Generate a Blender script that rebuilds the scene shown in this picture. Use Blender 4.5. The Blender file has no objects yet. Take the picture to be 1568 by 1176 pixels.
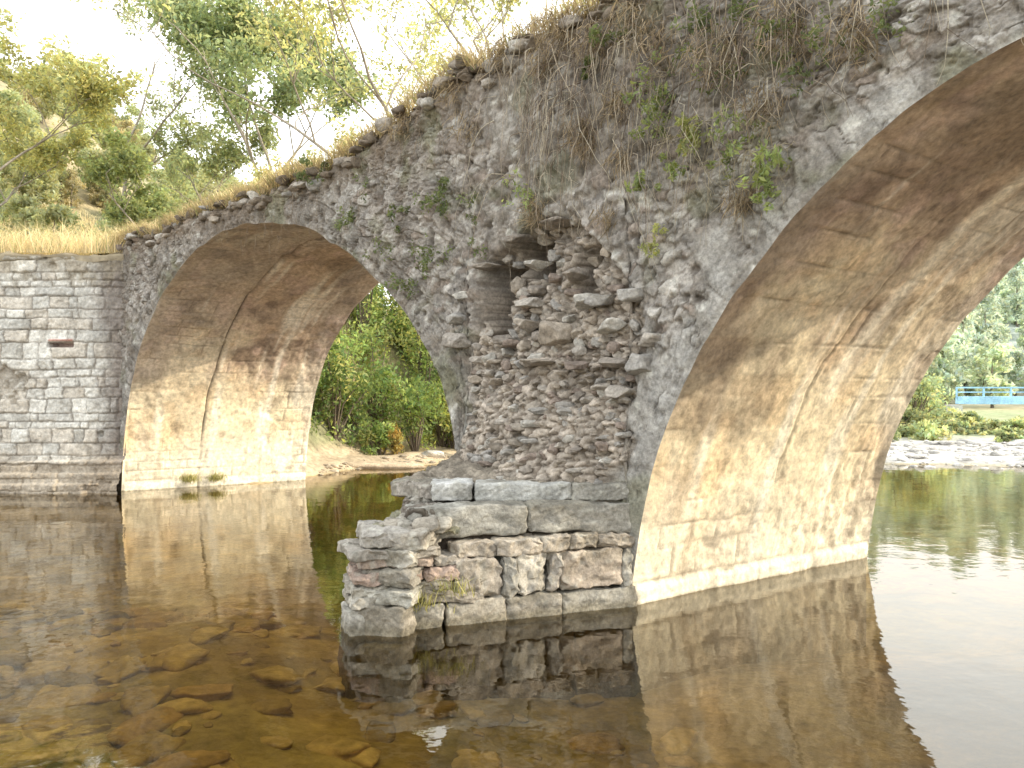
import bpy, math, random
import numpy as np
from mathutils import Vector
rng=np.random.default_rng(7); random.seed(7)
scene=bpy.context.scene
F=1250.0; CAMH=1.7
# ------------------------------------------------------------ noise helpers
def h2(ix,iy,seed=0.0):
    v=np.sin(ix*127.1+iy*311.7+seed*74.7)*43758.5453
    return v-np.floor(v)
def vn2(x,y,seed=0.0):
    ix=np.floor(x);iy=np.floor(y);fx=x-ix;fy=y-iy
    fx=fx*fx*(3-2*fx);fy=fy*fy*(3-2*fy)
    a=h2(ix,iy,seed);b=h2(ix+1,iy,seed);c=h2(ix,iy+1,seed);d=h2(ix+1,iy+1,seed)
    return (a*(1-fx)+b*fx)*(1-fy)+(c*(1-fx)+d*fx)*fy-0.5
def vn3(x,y,z,seed=0.0):
    iz=np.floor(z);fz=z-iz;fz=fz*fz*(3-2*fz)
    return vn2(x,y,seed+iz*3.17)*(1-fz)+vn2(x,y,seed+(iz+1)*3.17)*fz
def fbm(x,y,o=4,seed=0.0):
    r=0;a=1.0
    for i in range(o):
        r=r+a*vn2(x*2**i,y*2**i,seed+i*5.3);a*=0.5
    return r
def worley(x,y,seed=0.0):
    ix=np.floor(x);iy=np.floor(y)
    f1=np.full(x.shape,9.0);f2=np.full(x.shape,9.0);cid=np.zeros(x.shape)
    for dx in (-1,0,1):
        for dy in (-1,0,1):
            cx=ix+dx;cy=iy+dy
            px=cx+0.05+0.9*h2(cx,cy,seed);py=cy+0.05+0.9*h2(cx,cy,seed+11)
            d=np.maximum(np.abs(px-x),np.abs(py-y))*0.6+0.45*np.hypot(px-x,py-y)
            m=d<f1
            f2=np.where(m,f1,np.minimum(f2,d))
            cid=np.where(m,h2(cx,cy,seed+23),cid)
            f1=np.where(m,d,f1)
    return f1,f2-f1,cid
def sst(a,b,x):
    t=np.clip((x-a)/(b-a),0,1);return t*t*(3-2*t)
def ashlar(u,v,ch,bl,seed=0.0,jit=0.35,var=.75):
    edges=[-3.0];r=random.Random(int(seed*13)+5)
    while edges[-1]<25: edges.append(edges[-1]+ch*(1-var/2+var*r.random()))
    e=np.array(edges);c=np.clip(np.searchsorted(e,v)-1,0,len(e)-2)
    dv=np.minimum(v-e[c],e[c+1]-v)
    L=bl*(0.6+0.8*h2(c*1.0,c*0.0,seed));bx=u/L+h2(c*1.0,c*0.0+3,seed)*7
    i=np.floor(bx)
    ei=i+jit*(h2(i,c,seed+5)-.5)*2
    i=np.where(bx<ei,i-1,i)
    ei1=i+1+jit*(h2(i+1,c,seed+5)-.5)*2
    i=np.where(bx>=ei1,i+1,i)
    ea=i+jit*(h2(i,c,seed+5)-.5)*2; eb=i+1+jit*(h2(i+1,c,seed+5)-.5)*2
    du=np.minimum(bx-ea,eb-bx)*L
    return np.minimum(du,dv),h2(i,c,seed+9)
def mixc(a,b,t):
    return a*(1-t[...,None])+np.array(b)*t[...,None]
# ------------------------------------------------------------ bridge frame
A=np.array([-6.95,14.55]);Dv=np.array([.7084,-.7061]);Tv=np.array([.8167,.577])
WB=3.4
def B(s,w,z):
    s=np.asarray(s,float);w=np.asarray(w,float);z=np.asarray(z,float)
    s,w,z=np.broadcast_arrays(s,w,z)
    return np.stack([A[0]+s*Dv[0]+w*Tv[0],A[1]+s*Dv[1]+w*Tv[1],z],-1)
def inv(X,Y):
    dx=X-A[0];dy=Y-A[1]
    return (dx*.577-dy*.8167)/.9854,(.7084*dy+.7061*dx)/.9854
def img_sz(x,y):
    u=(x-784)/F
    s=(6.95+14.55*u)/(.7084+.7061*u);Y=14.55-.7061*s
    return s,CAMH+(606-y)/F*Y
def catmull(P,n=14):
    P=np.array(P,float);out=[]
    Q=np.vstack([2*P[0]-P[1],P,2*P[-1]-P[-2]])
    for i in range(1,len(Q)-2):
        for k in range(n):
            t=k/n
            out.append(0.5*((2*Q[i])+(-Q[i-1]+Q[i+1])*t+(2*Q[i-1]-5*Q[i]+4*Q[i+1]-Q[i+2])*t*t+(-Q[i-1]+3*Q[i]-3*Q[i+1]+Q[i+2])*t**3))
    out.append(P[-1]);return np.array(out)
Lc=catmull([(-.02,-1.3),(-.01,-.6),(0,0),(.12,.9),(.38,1.77),(.845,2.55),(1.75,3.36),(2.79,3.87),(3.89,4.08),(5.05,4.04),(6.05,3.82),(6.93,3.48),(7.59,3.07),(8.19,2.58),(8.54,2.22),(8.85,1.7),(9.08,.96),(9.2,0),(9.21,-.6),(9.22,-1.3)])
rp=[(11.15,-1.3),(11.16,-.6),(11.17,0),(11.29,.73),(11.45,1.27),(11.69,1.79),(11.98,2.25),(12.40,2.78),(12.87,3.19),(13.37,3.52),(14.1,3.80),(15.2,3.95)]
rp=rp+[(30.4-a,b) for a,b in rp[:-1][::-1]]
Rc=catmull(rp)
def mono(C):
    C=C.copy();C[:,0]=np.maximum.accumulate(C[:,0]+np.arange(len(C))*1e-5);return C
def rough_curve(C,sd):
    cum=np.concatenate([[0],np.cumsum(np.hypot(*np.diff(C,axis=0).T))])
    C=C.copy();C[:,1]+=.045*fbm(cum*2.3,cum*0,3,sd)*np.clip(C[:,1],0,1);return C
Lc=mono(rough_curve(Lc,3));Rc=mono(rough_curve(Rc,5))
tp=np.array([(-30,4.4),(-1,4.5),(.1,4.55),(1.8,4.47),(3.89,4.5),(5.89,4.52),(6.93,4.57),(7.95,4.70),(8.41,4.82),(8.94,4.98),(9.42,4.97),(9.95,5.0),(10.43,5.1),(11.5,5.2),(26,5.2)])
def top(s): return np.interp(s,tp[:,0],tp[:,1])
def botf(s):
    b=np.full(np.shape(s),-1.3)
    m=(s>Lc[0,0])&(s<Lc[-1,0]);b=np.where(m,np.interp(s,Lc[:,0],Lc[:,1]),b)
    m=(s>Rc[0,0])&(s<Rc[-1,0]);b=np.where(m,np.interp(s,Rc[:,0],Rc[:,1]),b)
    return b
def dist_curve(S,Z,C):
    d=np.full(S.shape,99.0);ap=np.zeros(S.shape);cum=0.0
    a=C[:-1:1];b=C[1::1]
    for i in range(0,len(a)):
        ab=b[i]-a[i];L=ab@ab+1e-9;l=L**.5
        t=np.clip(((S-a[i,0])*ab[0]+(Z-a[i,1])*ab[1])/L,0,1)
        dd=np.hypot(S-a[i,0]-t*ab[0],Z-a[i,1]-t*ab[1]);m=dd<d
        d=np.where(m,dd,d);ap=np.where(m,cum+t*l,ap);cum+=l
    return d,ap
# ------------------------------------------------------------ mesh building
def make_mesh(name,V,Fc,mat,col=None,smooth=True,parent=None):
    V=np.asarray(V,np.float32).reshape(-1,3);Fc=np.asarray(Fc,np.int32)
    me=bpy.data.meshes.new(name)
    me.vertices.add(len(V));me.vertices.foreach_set('co',V.ravel())
    k=Fc.shape[1]
    me.loops.add(Fc.size);me.loops.foreach_set('vertex_index',Fc.ravel())
    me.polygons.add(len(Fc));me.polygons.foreach_set('loop_start',np.arange(0,Fc.size,k,dtype=np.int32))
    me.polygons.foreach_set('loop_total',np.full(len(Fc),k,np.int32))
    me.polygons.foreach_set('use_smooth',np.full(len(Fc),smooth,bool))
    me.update(calc_edges=True)
    if col is not None:
        c=np.ones((len(V),4),np.float32);c[:,:3]=np.clip(np.asarray(col).reshape(-1,3),0,1)
        at=me.color_attributes.new('Col','FLOAT_COLOR','POINT');at.data.foreach_set('color',c.ravel())
    me.materials.append(mat)
    ob=bpy.data.objects.new(name,me);scene.collection.objects.link(ob)
    if parent: ob.parent=parent
    return ob
def grid_faces(n,m,off=0):
    i=np.arange(n-1)[:,None]*m+np.arange(m-1)[None,:]
    i=i.ravel()+off
    return np.stack([i,i+m,i+m+1,i+1],-1)
def make_grid(name,P,mat,col=None,parent=None,flip=False,smooth=True):
    n,m=P.shape[:2];f=grid_faces(n,m)
    if flip: f=f[:,::-1]
    return make_mesh(name,P.reshape(-1,3),f,mat,None if col is None else col.reshape(-1,3),smooth,parent)
def empty(name,loc=(0,0,0)):
    e=bpy.data.objects.new(name,None);scene.collection.objects.link(e);e.empty_display_size=.2;return e
class Batch:
    def __init__(s): s.V=[];s.F=[];s.C=[];s.n=0
    def add(s,V,Fc,col):
        V=np.asarray(V).reshape(-1,3)
        s.V.append(V);s.F.append(np.asarray(Fc)+s.n);s.n+=len(V)
        c=np.asarray(col,float)
        s.C.append(np.broadcast_to(c,(len(V),3)) if c.ndim==1 else c)
    def build(s,name,mat,smooth=True,parent=None):
        ks=set(f.shape[1] for f in s.F)
        Fs=s.F
        if len(ks)>1:
            Fs=[f if f.shape[1]==3 else np.vstack([f[:,[0,1,2]],f[:,[0,2,3]]]) for f in s.F]
        return make_mesh(name,np.vstack(s.V),np.vstack(Fs),mat,np.vstack(s.C),smooth,parent)
def ico(sub):
    t=(1+5**.5)/2
    v=[(-1,t,0),(1,t,0),(-1,-t,0),(1,-t,0),(0,-1,t),(0,1,t),(0,-1,-t),(0,1,-t),(t,0,-1),(t,0,1),(-t,0,-1),(-t,0,1)]
    f=[(0,11,5),(0,5,1),(0,1,7),(0,7,10),(0,10,11),(1,5,9),(5,11,4),(11,10,2),(10,7,6),(7,1,8),(3,9,4),(3,4,2),(3,2,6),(3,6,8),(3,8,9),(4,9,5),(2,4,11),(6,2,10),(8,6,7),(9,8,1)]
    v=[np.array(p)/np.linalg.norm(p) for p in v]
    for _ in range(sub):
        c={};nf=[]
        def mid(a,b):
            k=(min(a,b),max(a,b))
            if k not in c:
                m=v[a]+v[b];v.append(m/np.linalg.norm(m));c[k]=len(v)-1
            return c[k]
        for a,b,d in f:
            x=mid(a,b);y=mid(b,d);z=mid(d,a);nf+=[(a,x,z),(b,y,x),(d,z,y),(x,y,z)]
        f=nf
    return np.array(v),np.array(f)
ICO={1:ico(1),2:ico(2),3:ico(3)}
def rock(bt,c,h,axes,col,seed,sub=2,box=4.0,amp=.22,cuts=0):
    V,Fc=ICO[sub]
    n=(np.abs(V)**box).sum(1)**(1/box);Q=V/n[:,None]
    if cuts:
        gr=np.random.default_rng(int(abs(seed)*1000)+3)
        for _ in range(cuts):
            nn=gr.normal(size=3);nn/=np.linalg.norm(nn);dd=Q@nn-gr.uniform(.62,.98)
            Q=Q-np.maximum(dd,0)[:,None]*nn
    q=Q*1.4+seed*3.7
    d=1+amp*(vn3(q[:,0],q[:,1],q[:,2],seed)+.5*vn3(q[:,0]*2.3,q[:,1]*2.3,q[:,2]*2.3,seed+3)+.25*vn3(q[:,0]*6,q[:,1]*6,q[:,2]*6,seed+5))*1.6
    Q=Q*d[:,None]*np.array(h)
    W=Q@np.array(axes)+np.array(c)
    cc=np.array(col)*(0.8+.4*(vn3(q[:,0]*2,q[:,1]*2,q[:,2]*2,seed+9)+.5))[:,None]
    bt.add(W,Fc,cc)
def cube_tmpl(n=9):
    g=np.linspace(-1,1,n);a,b=np.meshgrid(g,g,indexing='ij');Vs=[];Fs=[];o=0
    for ax in range(3):
        for sg in (-1,1):
            p=np.zeros((n,n,3));p[...,ax]=sg;p[...,(ax+1)%3]=a;p[...,(ax+2)%3]=b
            f=grid_faces(n,n,o)
            if sg<0: f=f[:,::-1]
            Vs.append(p.reshape(-1,3));Fs.append(f);o+=n*n
    return np.vstack(Vs),np.vstack(Fs)
CT=cube_tmpl(25)
def block(bt,c,h,axes,col,seed,rough=.02,rnd=16):
    V,Fc=CT;h=np.array(h)
    n=(np.abs(V)**rnd).sum(1)**(1/rnd);Q=V/n[:,None]
    P=Q*h
    if rough>0:
        gr=np.random.default_rng(int(abs(seed)*100)+1)
        for _ in range(7):
            sg=np.sign(gr.normal(size=3));sg[gr.integers(3)]*=gr.choice([0,.3,1]);nn=sg/(np.linalg.norm(sg)+1e-9)+gr.normal(size=3)*.12;nn/=np.linalg.norm(nn)
            mx_=(np.abs(nn)*h).sum();dd=P@nn-(mx_-gr.uniform(.005,.04)*(rough/.02));P=P-np.maximum(dd,0)[:,None]*nn
    P=P+np.stack([vn3(P[:,0]*6+seed,P[:,1]*6,P[:,2]*6,k)*rough*1.2+vn3(P[:,0]*19+seed,P[:,1]*19,P[:,2]*19,k+5)*rough*1.3+vn3(P[:,0]*45+seed,P[:,1]*45,P[:,2]*45,k+6)*rough*.8+vn3(P[:,0]*2+seed,P[:,1]*2,P[:,2]*2,k+8)*rough*1.2 for k in (1,2,3)],-1)
    W=P@np.array(axes)+np.array(c)
    t1=vn3(P[:,0]*7+seed,P[:,1]*7,P[:,2]*7,4);t2=vn3(P[:,0]*16+seed,P[:,1]*16,P[:,2]*16,6)
    cc=np.array(col)*(0.76+.48*(t1+.5))[:,None]
    lk=sst(.12,.3,t2)*.45*(rough>0);cc=cc*(1-lk[:,None])+np.array([.45,.44,.39])*lk[:,None]
    dk=sst(.05,.35,vn3(P[:,0]*3+seed,P[:,1]*3,P[:,2]*9,11))*.5*(rough>0);cc=cc*(1-dk[:,None])+np.array([.15,.135,.10])*dk[:,None]
    wl=sst(.10,.02,W[:,2])*.6*(rough>0);cc=cc*(1-wl[:,None])+np.array([.14,.12,.075])*wl[:,None]
    bt.add(W,Fc,cc)
def tube(bt,P,R,col,k=5):
    P=np.asarray(P,float);n=len(P);T=np.gradient(P,axis=0);T/=np.linalg.norm(T,axis=1)[:,None]+1e-9
    ref=np.array([.3,.9,.1]) if abs(T[0,2])>.8 else np.array([0,0,1.])
    U=np.cross(T,ref);U/=np.linalg.norm(U,axis=1)[:,None]+1e-9;W=np.cross(T,U)
    a=np.arange(k+1)*2*np.pi/k
    R=np.broadcast_to(R,(n,))
    V=P[:,None]+R[:,None,None]*(np.cos(a)[None,:,None]*U[:,None]+np.sin(a)[None,:,None]*W[:,None])
    bt.add(V.reshape(-1,3),grid_faces(n,k+1),col)
def leaves(bt,C,size,col,var=.3,r=rng,flat=None):
    n=len(C);
    if n==0:return
    d=r.normal(size=(n,3));d/=np.linalg.norm(d,axis=1)[:,None]
    e=r.normal(size=(n,3));e[:,2]*=.6;e-= (e*d).sum(1)[:,None]*d;e/=np.linalg.norm(e,axis=1)[:,None]
    sz=size*(.6+.8*r.random(n))[:,None]
    nrm=np.cross(d,e)
    V=np.stack([C-d*sz,C+e*sz*.45+nrm*sz*.12,C+d*sz,C-e*sz*.45+nrm*sz*.12],1).reshape(-1,3)
    f=np.arange(4*n).reshape(-1,4)
    col=np.asarray(col,float)
    cc=(np.broadcast_to(col,(n,3)))*(1+var*(r.random((n,1))*2-1)*1.0)
    cc=cc*(1+np.array([.35,.1,-.2])*(r.random((n,1))-.5)*var*3)
    bt.add(V,f,np.repeat(np.clip(cc,0.01,1),4,0))
def ball(c,r,n,g=rng,sh=1.0):
    d=g.normal(size=(n,3));d/=np.linalg.norm(d,axis=1)[:,None]
    return np.array(c)+d*(g.random(n)**.5)[:,None]*np.array(r)
# ------------------------------------------------------------ materials
def newmat(name):
    m=bpy.data.materials.new(name);m.use_nodes=True;nt=m.node_tree;nt.nodes.clear()
    out=nt.nodes.new('ShaderNodeOutputMaterial');return m,nt,out
def stone_mat(name,rough=.92,bump=.6,bscale=45,lo=.6,hi=1.35,s1=5,spec=.2,gain=1.0):
    m,nt,out=newmat(name);N=nt.nodes.new;L=nt.links.new
    p=N('ShaderNodeBsdfPrincipled');p.inputs['Roughness'].default_value=rough;p.inputs['Specular IOR Level'].default_value=spec
    at=N('ShaderNodeAttribute');at.attribute_name='Col'
    tc=N('ShaderNodeTexCoord')
    def nz(sc,det=6,ro=.6):
        n=N('ShaderNodeTexNoise');n.inputs['Scale'].default_value=sc;n.inputs['Detail'].default_value=det;n.inputs['Roughness'].default_value=ro;L(tc.outputs['Object'],n.inputs['Vector']);return n
    a=nz(s1,8,.65);b=nz(s1*7,6,.7)
    r1=N('ShaderNodeMapRange');r1.inputs[1].default_value=.3;r1.inputs[2].default_value=.7;r1.inputs[3].default_value=lo*gain;r1.inputs[4].default_value=hi*gain;L(a.outputs['Fac'],r1.inputs[0])
    r2=N('ShaderNodeMapRange');r2.inputs[1].default_value=.3;r2.inputs[2].default_value=.7;r2.inputs[3].default_value=.62;r2.inputs[4].default_value=1.36;L(b.outputs['Fac'],r2.inputs[0])
    mu=N('ShaderNodeMath');mu.operation='MULTIPLY';L(r1.outputs[0],mu.inputs[0]);L(r2.outputs[0],mu.inputs[1])
    vm=N('ShaderNodeVectorMath');vm.operation='SCALE';L(at.outputs['Color'],vm.inputs[0]);L(mu.outputs[0],vm.inputs['Scale'])
    L(vm.outputs[0],p.inputs['Base Color'])
    c=nz(bscale,8,.7);bp=N('ShaderNodeBump');bp.inputs['Strength'].default_value=bump;bp.inputs['Distance'].default_value=.012
    L(c.outputs['Fac'],bp.inputs['Height']);L(bp.outputs[0],p.inputs['Normal'])
    L(p.outputs[0],out.inputs[0]);return m
def leaf_mat(name,tr=.45):
    m,nt,out=newmat(name);N=nt.nodes.new;L=nt.links.new
    at=N('ShaderNodeAttribute');at.attribute_name='Col'
    d=N('ShaderNodeBsdfDiffuse');t=N('ShaderNodeBsdfTranslucent');mx=N('ShaderNodeMixShader');mx.inputs[0].default_value=tr
    g=N('ShaderNodeVectorMath');g.operation='MULTIPLY';g.inputs[1].default_value=(1.55,1.5,1.0);L(at.outputs['Color'],g.inputs[0])
    L(at.outputs['Color'],d.inputs[0]);L(g.outputs[0],t.inputs[0]);L(d.outputs[0],mx.inputs[1]);L(t.outputs[0],mx.inputs[2]);L(mx.outputs[0],out.inputs[0]);return m
M_fac=stone_mat('weathered_masonry',bump=1.1,bscale=24,gain=1.18)
M_sof=stone_mat('ashlar_soffit',bump=.55,bscale=50,lo=.78,hi=1.2,s1=2.2,gain=1.27)
M_wall=stone_mat('wall_ashlar',bump=.6,bscale=25,lo=.75,hi=1.2,s1=3,gain=1.2)
M_rock=stone_mat('rubble_stone',bump=1.0,bscale=40,gain=1.08)
M_bed=stone_mat('riverbed_gravel',bump=.8,bscale=14,s1=1.3,lo=.6,hi=1.4)
M_ground=stone_mat('soil_ground',bump=1,bscale=8,s1=.6)
M_bark=stone_mat('bark',bump=.8,bscale=30)
M_leaf=leaf_mat('leaf_green',.5);M_grass=leaf_mat('dry_grass',.3)
def water_mat():
    m,nt,out=newmat('river_water_surface');N=nt.nodes.new;L=nt.links.new
    tc=N('ShaderNodeTexCoord');mp=N('ShaderNodeMapping');mp.inputs['Scale'].default_value=(1,1.0,1);L(tc.outputs['Object'],mp.inputs[0])
    n1=N('ShaderNodeTexNoise');n1.inputs['Scale'].default_value=2.2;n1.inputs['Detail'].default_value=3;L(mp.outputs[0],n1.inputs['Vector'])
    n2=N('ShaderNodeTexNoise');n2.inputs['Scale'].default_value=11;n2.inputs['Detail'].default_value=2;L(mp.outputs[0],n2.inputs['Vector'])
    ad=N('ShaderNodeMath');ad.operation='MULTIPLY_ADD';ad.inputs[1].default_value=.16;L(n2.outputs['Fac'],ad.inputs[0]);L(n1.outputs['Fac'],ad.inputs[2])
    bp=N('ShaderNodeBump');bp.inputs['Strength'].default_value=.22;bp.inputs['Distance'].default_value=.02;L(ad.outputs[0],bp.inputs['Height'])
    fr=N('ShaderNodeFresnel');fr.inputs['IOR'].default_value=1.9;L(bp.outputs[0],fr.inputs['Normal'])
    gl=N('ShaderNodeBsdfGlossy');gl.inputs['Roughness'].default_value=.03;gl.inputs['Color'].default_value=(1,.975,.91,1);L(bp.outputs[0],gl.inputs['Normal'])
    t=N('ShaderNodeBsdfTransparent');t.inputs['Color'].default_value=(.90,.78,.46,1)
    mx=N('ShaderNodeMixShader');L(fr.outputs[0],mx.inputs[0]);L(t.outputs[0],mx.inputs[1]);L(gl.outputs[0],mx.inputs[2]);L(mx.outputs[0],out.inputs[0]);return m
M_water=water_mat()
# ------------------------------------------------------------ FACADE
bridge=empty('stone_arch_bridge')
def rubble_mask(S,Z):
    lo=np.interp(Z,[0,1,2.2,2.35,3.0,3.2,3.35],[9.2,9.25,9.17,9.27,9.40,9.9,10.1])+.13*fbm(Z*4,S*0+2,3,4)
    hi=np.interp(Z,[0,1,1.5,2.4,2.7,2.95,3.3],[11.05,11.10,11.22,11.30,11.1,10.85,10.5])+.13*fbm(Z*4,S*0+7,3,8)
    return sst(-.02,.07,np.minimum(S-lo,hi-S))*sst(0,.12,3.34-Z)
def hole_f(S,Z):
    wob=.05*fbm(S*6,Z*6,3,66)
    a=sst(.0,.08,np.minimum(np.minimum(S-9.33,9.74-S),np.minimum(Z-2.22,2.97-Z))+wob)
    b=sst(0,.08,np.minimum(np.minimum(S-9.70,10.20-S),np.minimum(Z-2.78,3.20-Z))+wob)*.7
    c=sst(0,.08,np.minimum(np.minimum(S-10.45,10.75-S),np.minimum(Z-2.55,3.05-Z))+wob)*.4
    return np.maximum(np.maximum(a,b),c)
def prot(S,Z):
    P=np.interp(Z,[0,1,1.4,1.8,2.2,2.6,3.3],[.68,.60,.44,.28,.12,.02,-.10])
    tri=np.clip(1-np.abs(S-10.2)/1.2,0,1)**.7
    return .15-P*tri+.85*hole_f(S,Z)
def facade_fn(S,Z,near=True):
    dL,aL=dist_curve(S,Z,Lc[::3]);dR,aR=dist_curve(S,Z,Rc[::3])
    dE=np.minimum(dL,dR)
    n1=fbm(S*1.3,Z*1.3,4,1);n2=fbm(S*4,Z*4,4,2);n3=fbm(S*18,Z*18,4,7);n4=fbm(S*9,Z*9,4,27)
    S2=S+.08*fbm(S*3,Z*3,3,3)+.05*fbm(S*12,Z*12,3,13);Z2=Z+.07*fbm(S*3,Z*3,3,4)+.045*fbm(S*12,Z*12,3,14)
    f1,fe,cid=worley(S2/.15,Z2/.088,5)
    g1,ge,gid=worley(S2/.07,Z2/.05,6)
    st=sst(.02,.22,fe);sg=sst(.05,.3,ge)
    PR=sst(.15,-.10,dR-.48-.75*n1-.30*n2)*sst(10.9,11.2,S)
    P=np.maximum(PR,sst(.05,-.03,dL-.33-.10*n2)*.8)
    P2=sst(-.16,.22,n1+.55*n2-.05)*.9
    Pm=np.clip(np.maximum(P,P2),0,1)
    small=sst(.0,.3,fbm(S*1.8,Z*1.8,3,99))*(1-Pm)
    calm=1-.55*PR
    big=.08*fbm(S*.9,Z*.9,3,30)+.045*n2
    missing=(cid>.72)*1.0
    disp=-(st*(.006+.040*cid)*(1-1.2*missing))*(1-Pm)*(1-small)-small*sg*(.005+.02*gid)-Pm*(.020+.018*n2)+big*.9*calm+.024*n3*calm+.036*n4*calm
    cidm=cid*(1-small)+gid*small;stm=st*(1-small)+sg*small
    base=np.stack([.225+.16*cidm,.212+.148*cidm,.198+.135*cidm],-1)
    warm=(h2(np.floor(cid*97),0*cid,3))
    base=mixc(base,[.25,.19,.15],(warm>.8)*.5)
    base=mixc(base,[.46,.44,.41],(warm<.16)*.8)
    col=mixc(base,[.16,.138,.116],(1-stm)*.75)
    pc=np.zeros(S.shape+(3,))+np.array([.29,.278,.258]);pc=mixc(pc,[.19,.168,.142],sst(-.1,.35,n2+.6*n4))
    pc=mixc(pc,[.345,.34,.325],PR*.7)
    col=col*(1-.85*Pm[...,None])+pc*.85*Pm[...,None]
    ring=sst(.04,-.02,dL-.33-.05*n2)
    vj=np.abs(((aL+.02*n4)/.23)%1-.5);vid=h2(np.floor(aL/.23),0*aL,6)
    rj=sst(.44,.49,vj)*ring
    col=col*(1-.35*ring[...,None]*(vid[...,None]-.3));col=mixc(col,[.09,.075,.06],rj*.7);disp=disp+rj*.018
    rimj=np.exp(-((dL-.34-.04*n2)/.015)**2);disp=disp+rimj*.015;col=mixc(col,[.09,.075,.06],rimj*.5)
    vjr=np.abs(((aR+.03*n4)/.30)%1-.5);rjr=sst(.465,.495,vjr)*sst(.03,-.02,dR-.30-.15*n1)*sst(-.1,.2,n2+.1);disp=disp+rjr*.012;col=mixc(col,[.10,.085,.07],rjr*.5)
    ck=np.exp(-(fbm(S*2.5,Z*2.5,4,91)/.012)**2)*Pm*(dR<1.2);col=mixc(col,[.08,.065,.055],ck*.7);disp=disp+ck*.02
    dk=sst(-.15,.5,fbm(S*1.1+9,Z*.7,4,17)+.4*sst(2.5,5,Z)-.25*sst(11.2,12,S)*sst(1.4,.4,dR))
    col=mixc(col,[.15,.128,.108],dk*.55)
    col=mixc(col,[.155,.118,.085],sst(.55,.05,top(S)-Z+.3*n2)*.7)
    stn=sst(.05,.45,fbm(S*6,Z*.8,4,19));col=mixc(col,[.13,.112,.092],stn*.42)
    pits=sst(.25,.5,n4+.5*n3)*calm;col=mixc(col,[.085,.07,.058],pits*.55);disp=disp+pits*.02
    gm=sst(.15,.45,fbm(S*2.2,Z*2.2,4,41))*.5
    col=mixc(col,[.145,.15,.085],gm)
    lich=sst(.30,.6,fbm(S*8,Z*8,4,51)+.3*n3)*.75
    col=mixc(col,[.50,.495,.46],lich*(1-dk*.5))
    col=mixc(col,[.09,.08,.065],sst(.5,.1,Z+.3*n2)*.6*(S<9.3))
    fade=sst(0,.06,dE)
    if near:
        M=rubble_mask(S,Z)
        f1,re,rid=worley(S2/.10,Z2/.065,15)
        rs=sst(.02,.30,re)
        rd=prot(S,Z)-rs*(.02+.05*rid)+.09*n2+.04*n3
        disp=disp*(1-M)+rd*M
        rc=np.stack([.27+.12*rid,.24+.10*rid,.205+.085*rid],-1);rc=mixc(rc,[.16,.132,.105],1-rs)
        rc=mixc(rc,[.045,.037,.03],hole_f(S,Z)*.95)  # cavity shade painted in on top of the real recess
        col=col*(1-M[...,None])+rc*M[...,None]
    disp=disp*fade
    return disp,col
s_all=np.concatenate([np.arange(-.35,8,.016),np.arange(8,14.3,.0125),np.linspace(14.3,26,120)])
extra=np.concatenate([c[:,0] for c in (Lc,Rc)])
s_all=np.unique(np.concatenate([s_all,extra[(extra>-.2)]]))
s_all=s_all[np.concatenate([[True],np.diff(s_all)>2e-4])]
NV=400
v=np.linspace(0,1,NV)
bo=botf(s_all);to=top(s_all)+.14*fbm(s_all*2.2,s_all*0,5,77)+.04*(h2(np.floor(s_all*9),s_all*0,2)-.5)
S=np.repeat(s_all[:,None],NV,1);Z=bo[:,None]*(1-v)+to[:,None]*v
disp,col=facade_fn(S,Z)
disp=disp+ .12*sst(.25,0,(to[:,None]-Z))**2
make_grid('facade',B(S,disp,Z),M_fac,col,bridge)
s2=np.unique(np.concatenate([np.arange(-14,26,.07),extra[extra>-.2]]));v2=np.linspace(0,1,80)
bo2=botf(s2);S=np.repeat(s2[:,None],80,1);Z=bo2[:,None]*(1-v2)+top(s2)[:,None]*v2
disp,col=facade_fn(S,Z,False)
make_grid('far_facade',B(S,WB-disp,Z),M_fac,col,bridge,flip=True)
ds=np.arange(-14,26,.08);dw=np.linspace(0.02,WB,44)
S,W=np.meshgrid(ds,dw,indexing='ij')
edge=np.interp(S,s_all,to)
Zd=np.where(W<.3,edge+(top(S)-edge)*W/.3,top(S))+.06*fbm(S*1.5,W*1.5,4,3)*sst(0,.4,W)-.01
dn=fbm(S*2,W*2,4,6)
dc=mixc(np.zeros(S.shape+(3,))+np.array([.42,.35,.23]),[.18,.16,.09],sst(-.1,.4,dn))
Zd[:,-1]=top(S[:,-1])-.2
make_grid('deck',B(S,W+.10*(W<.05),Zd),M_ground,dc,bridge,flip=True)
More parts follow.
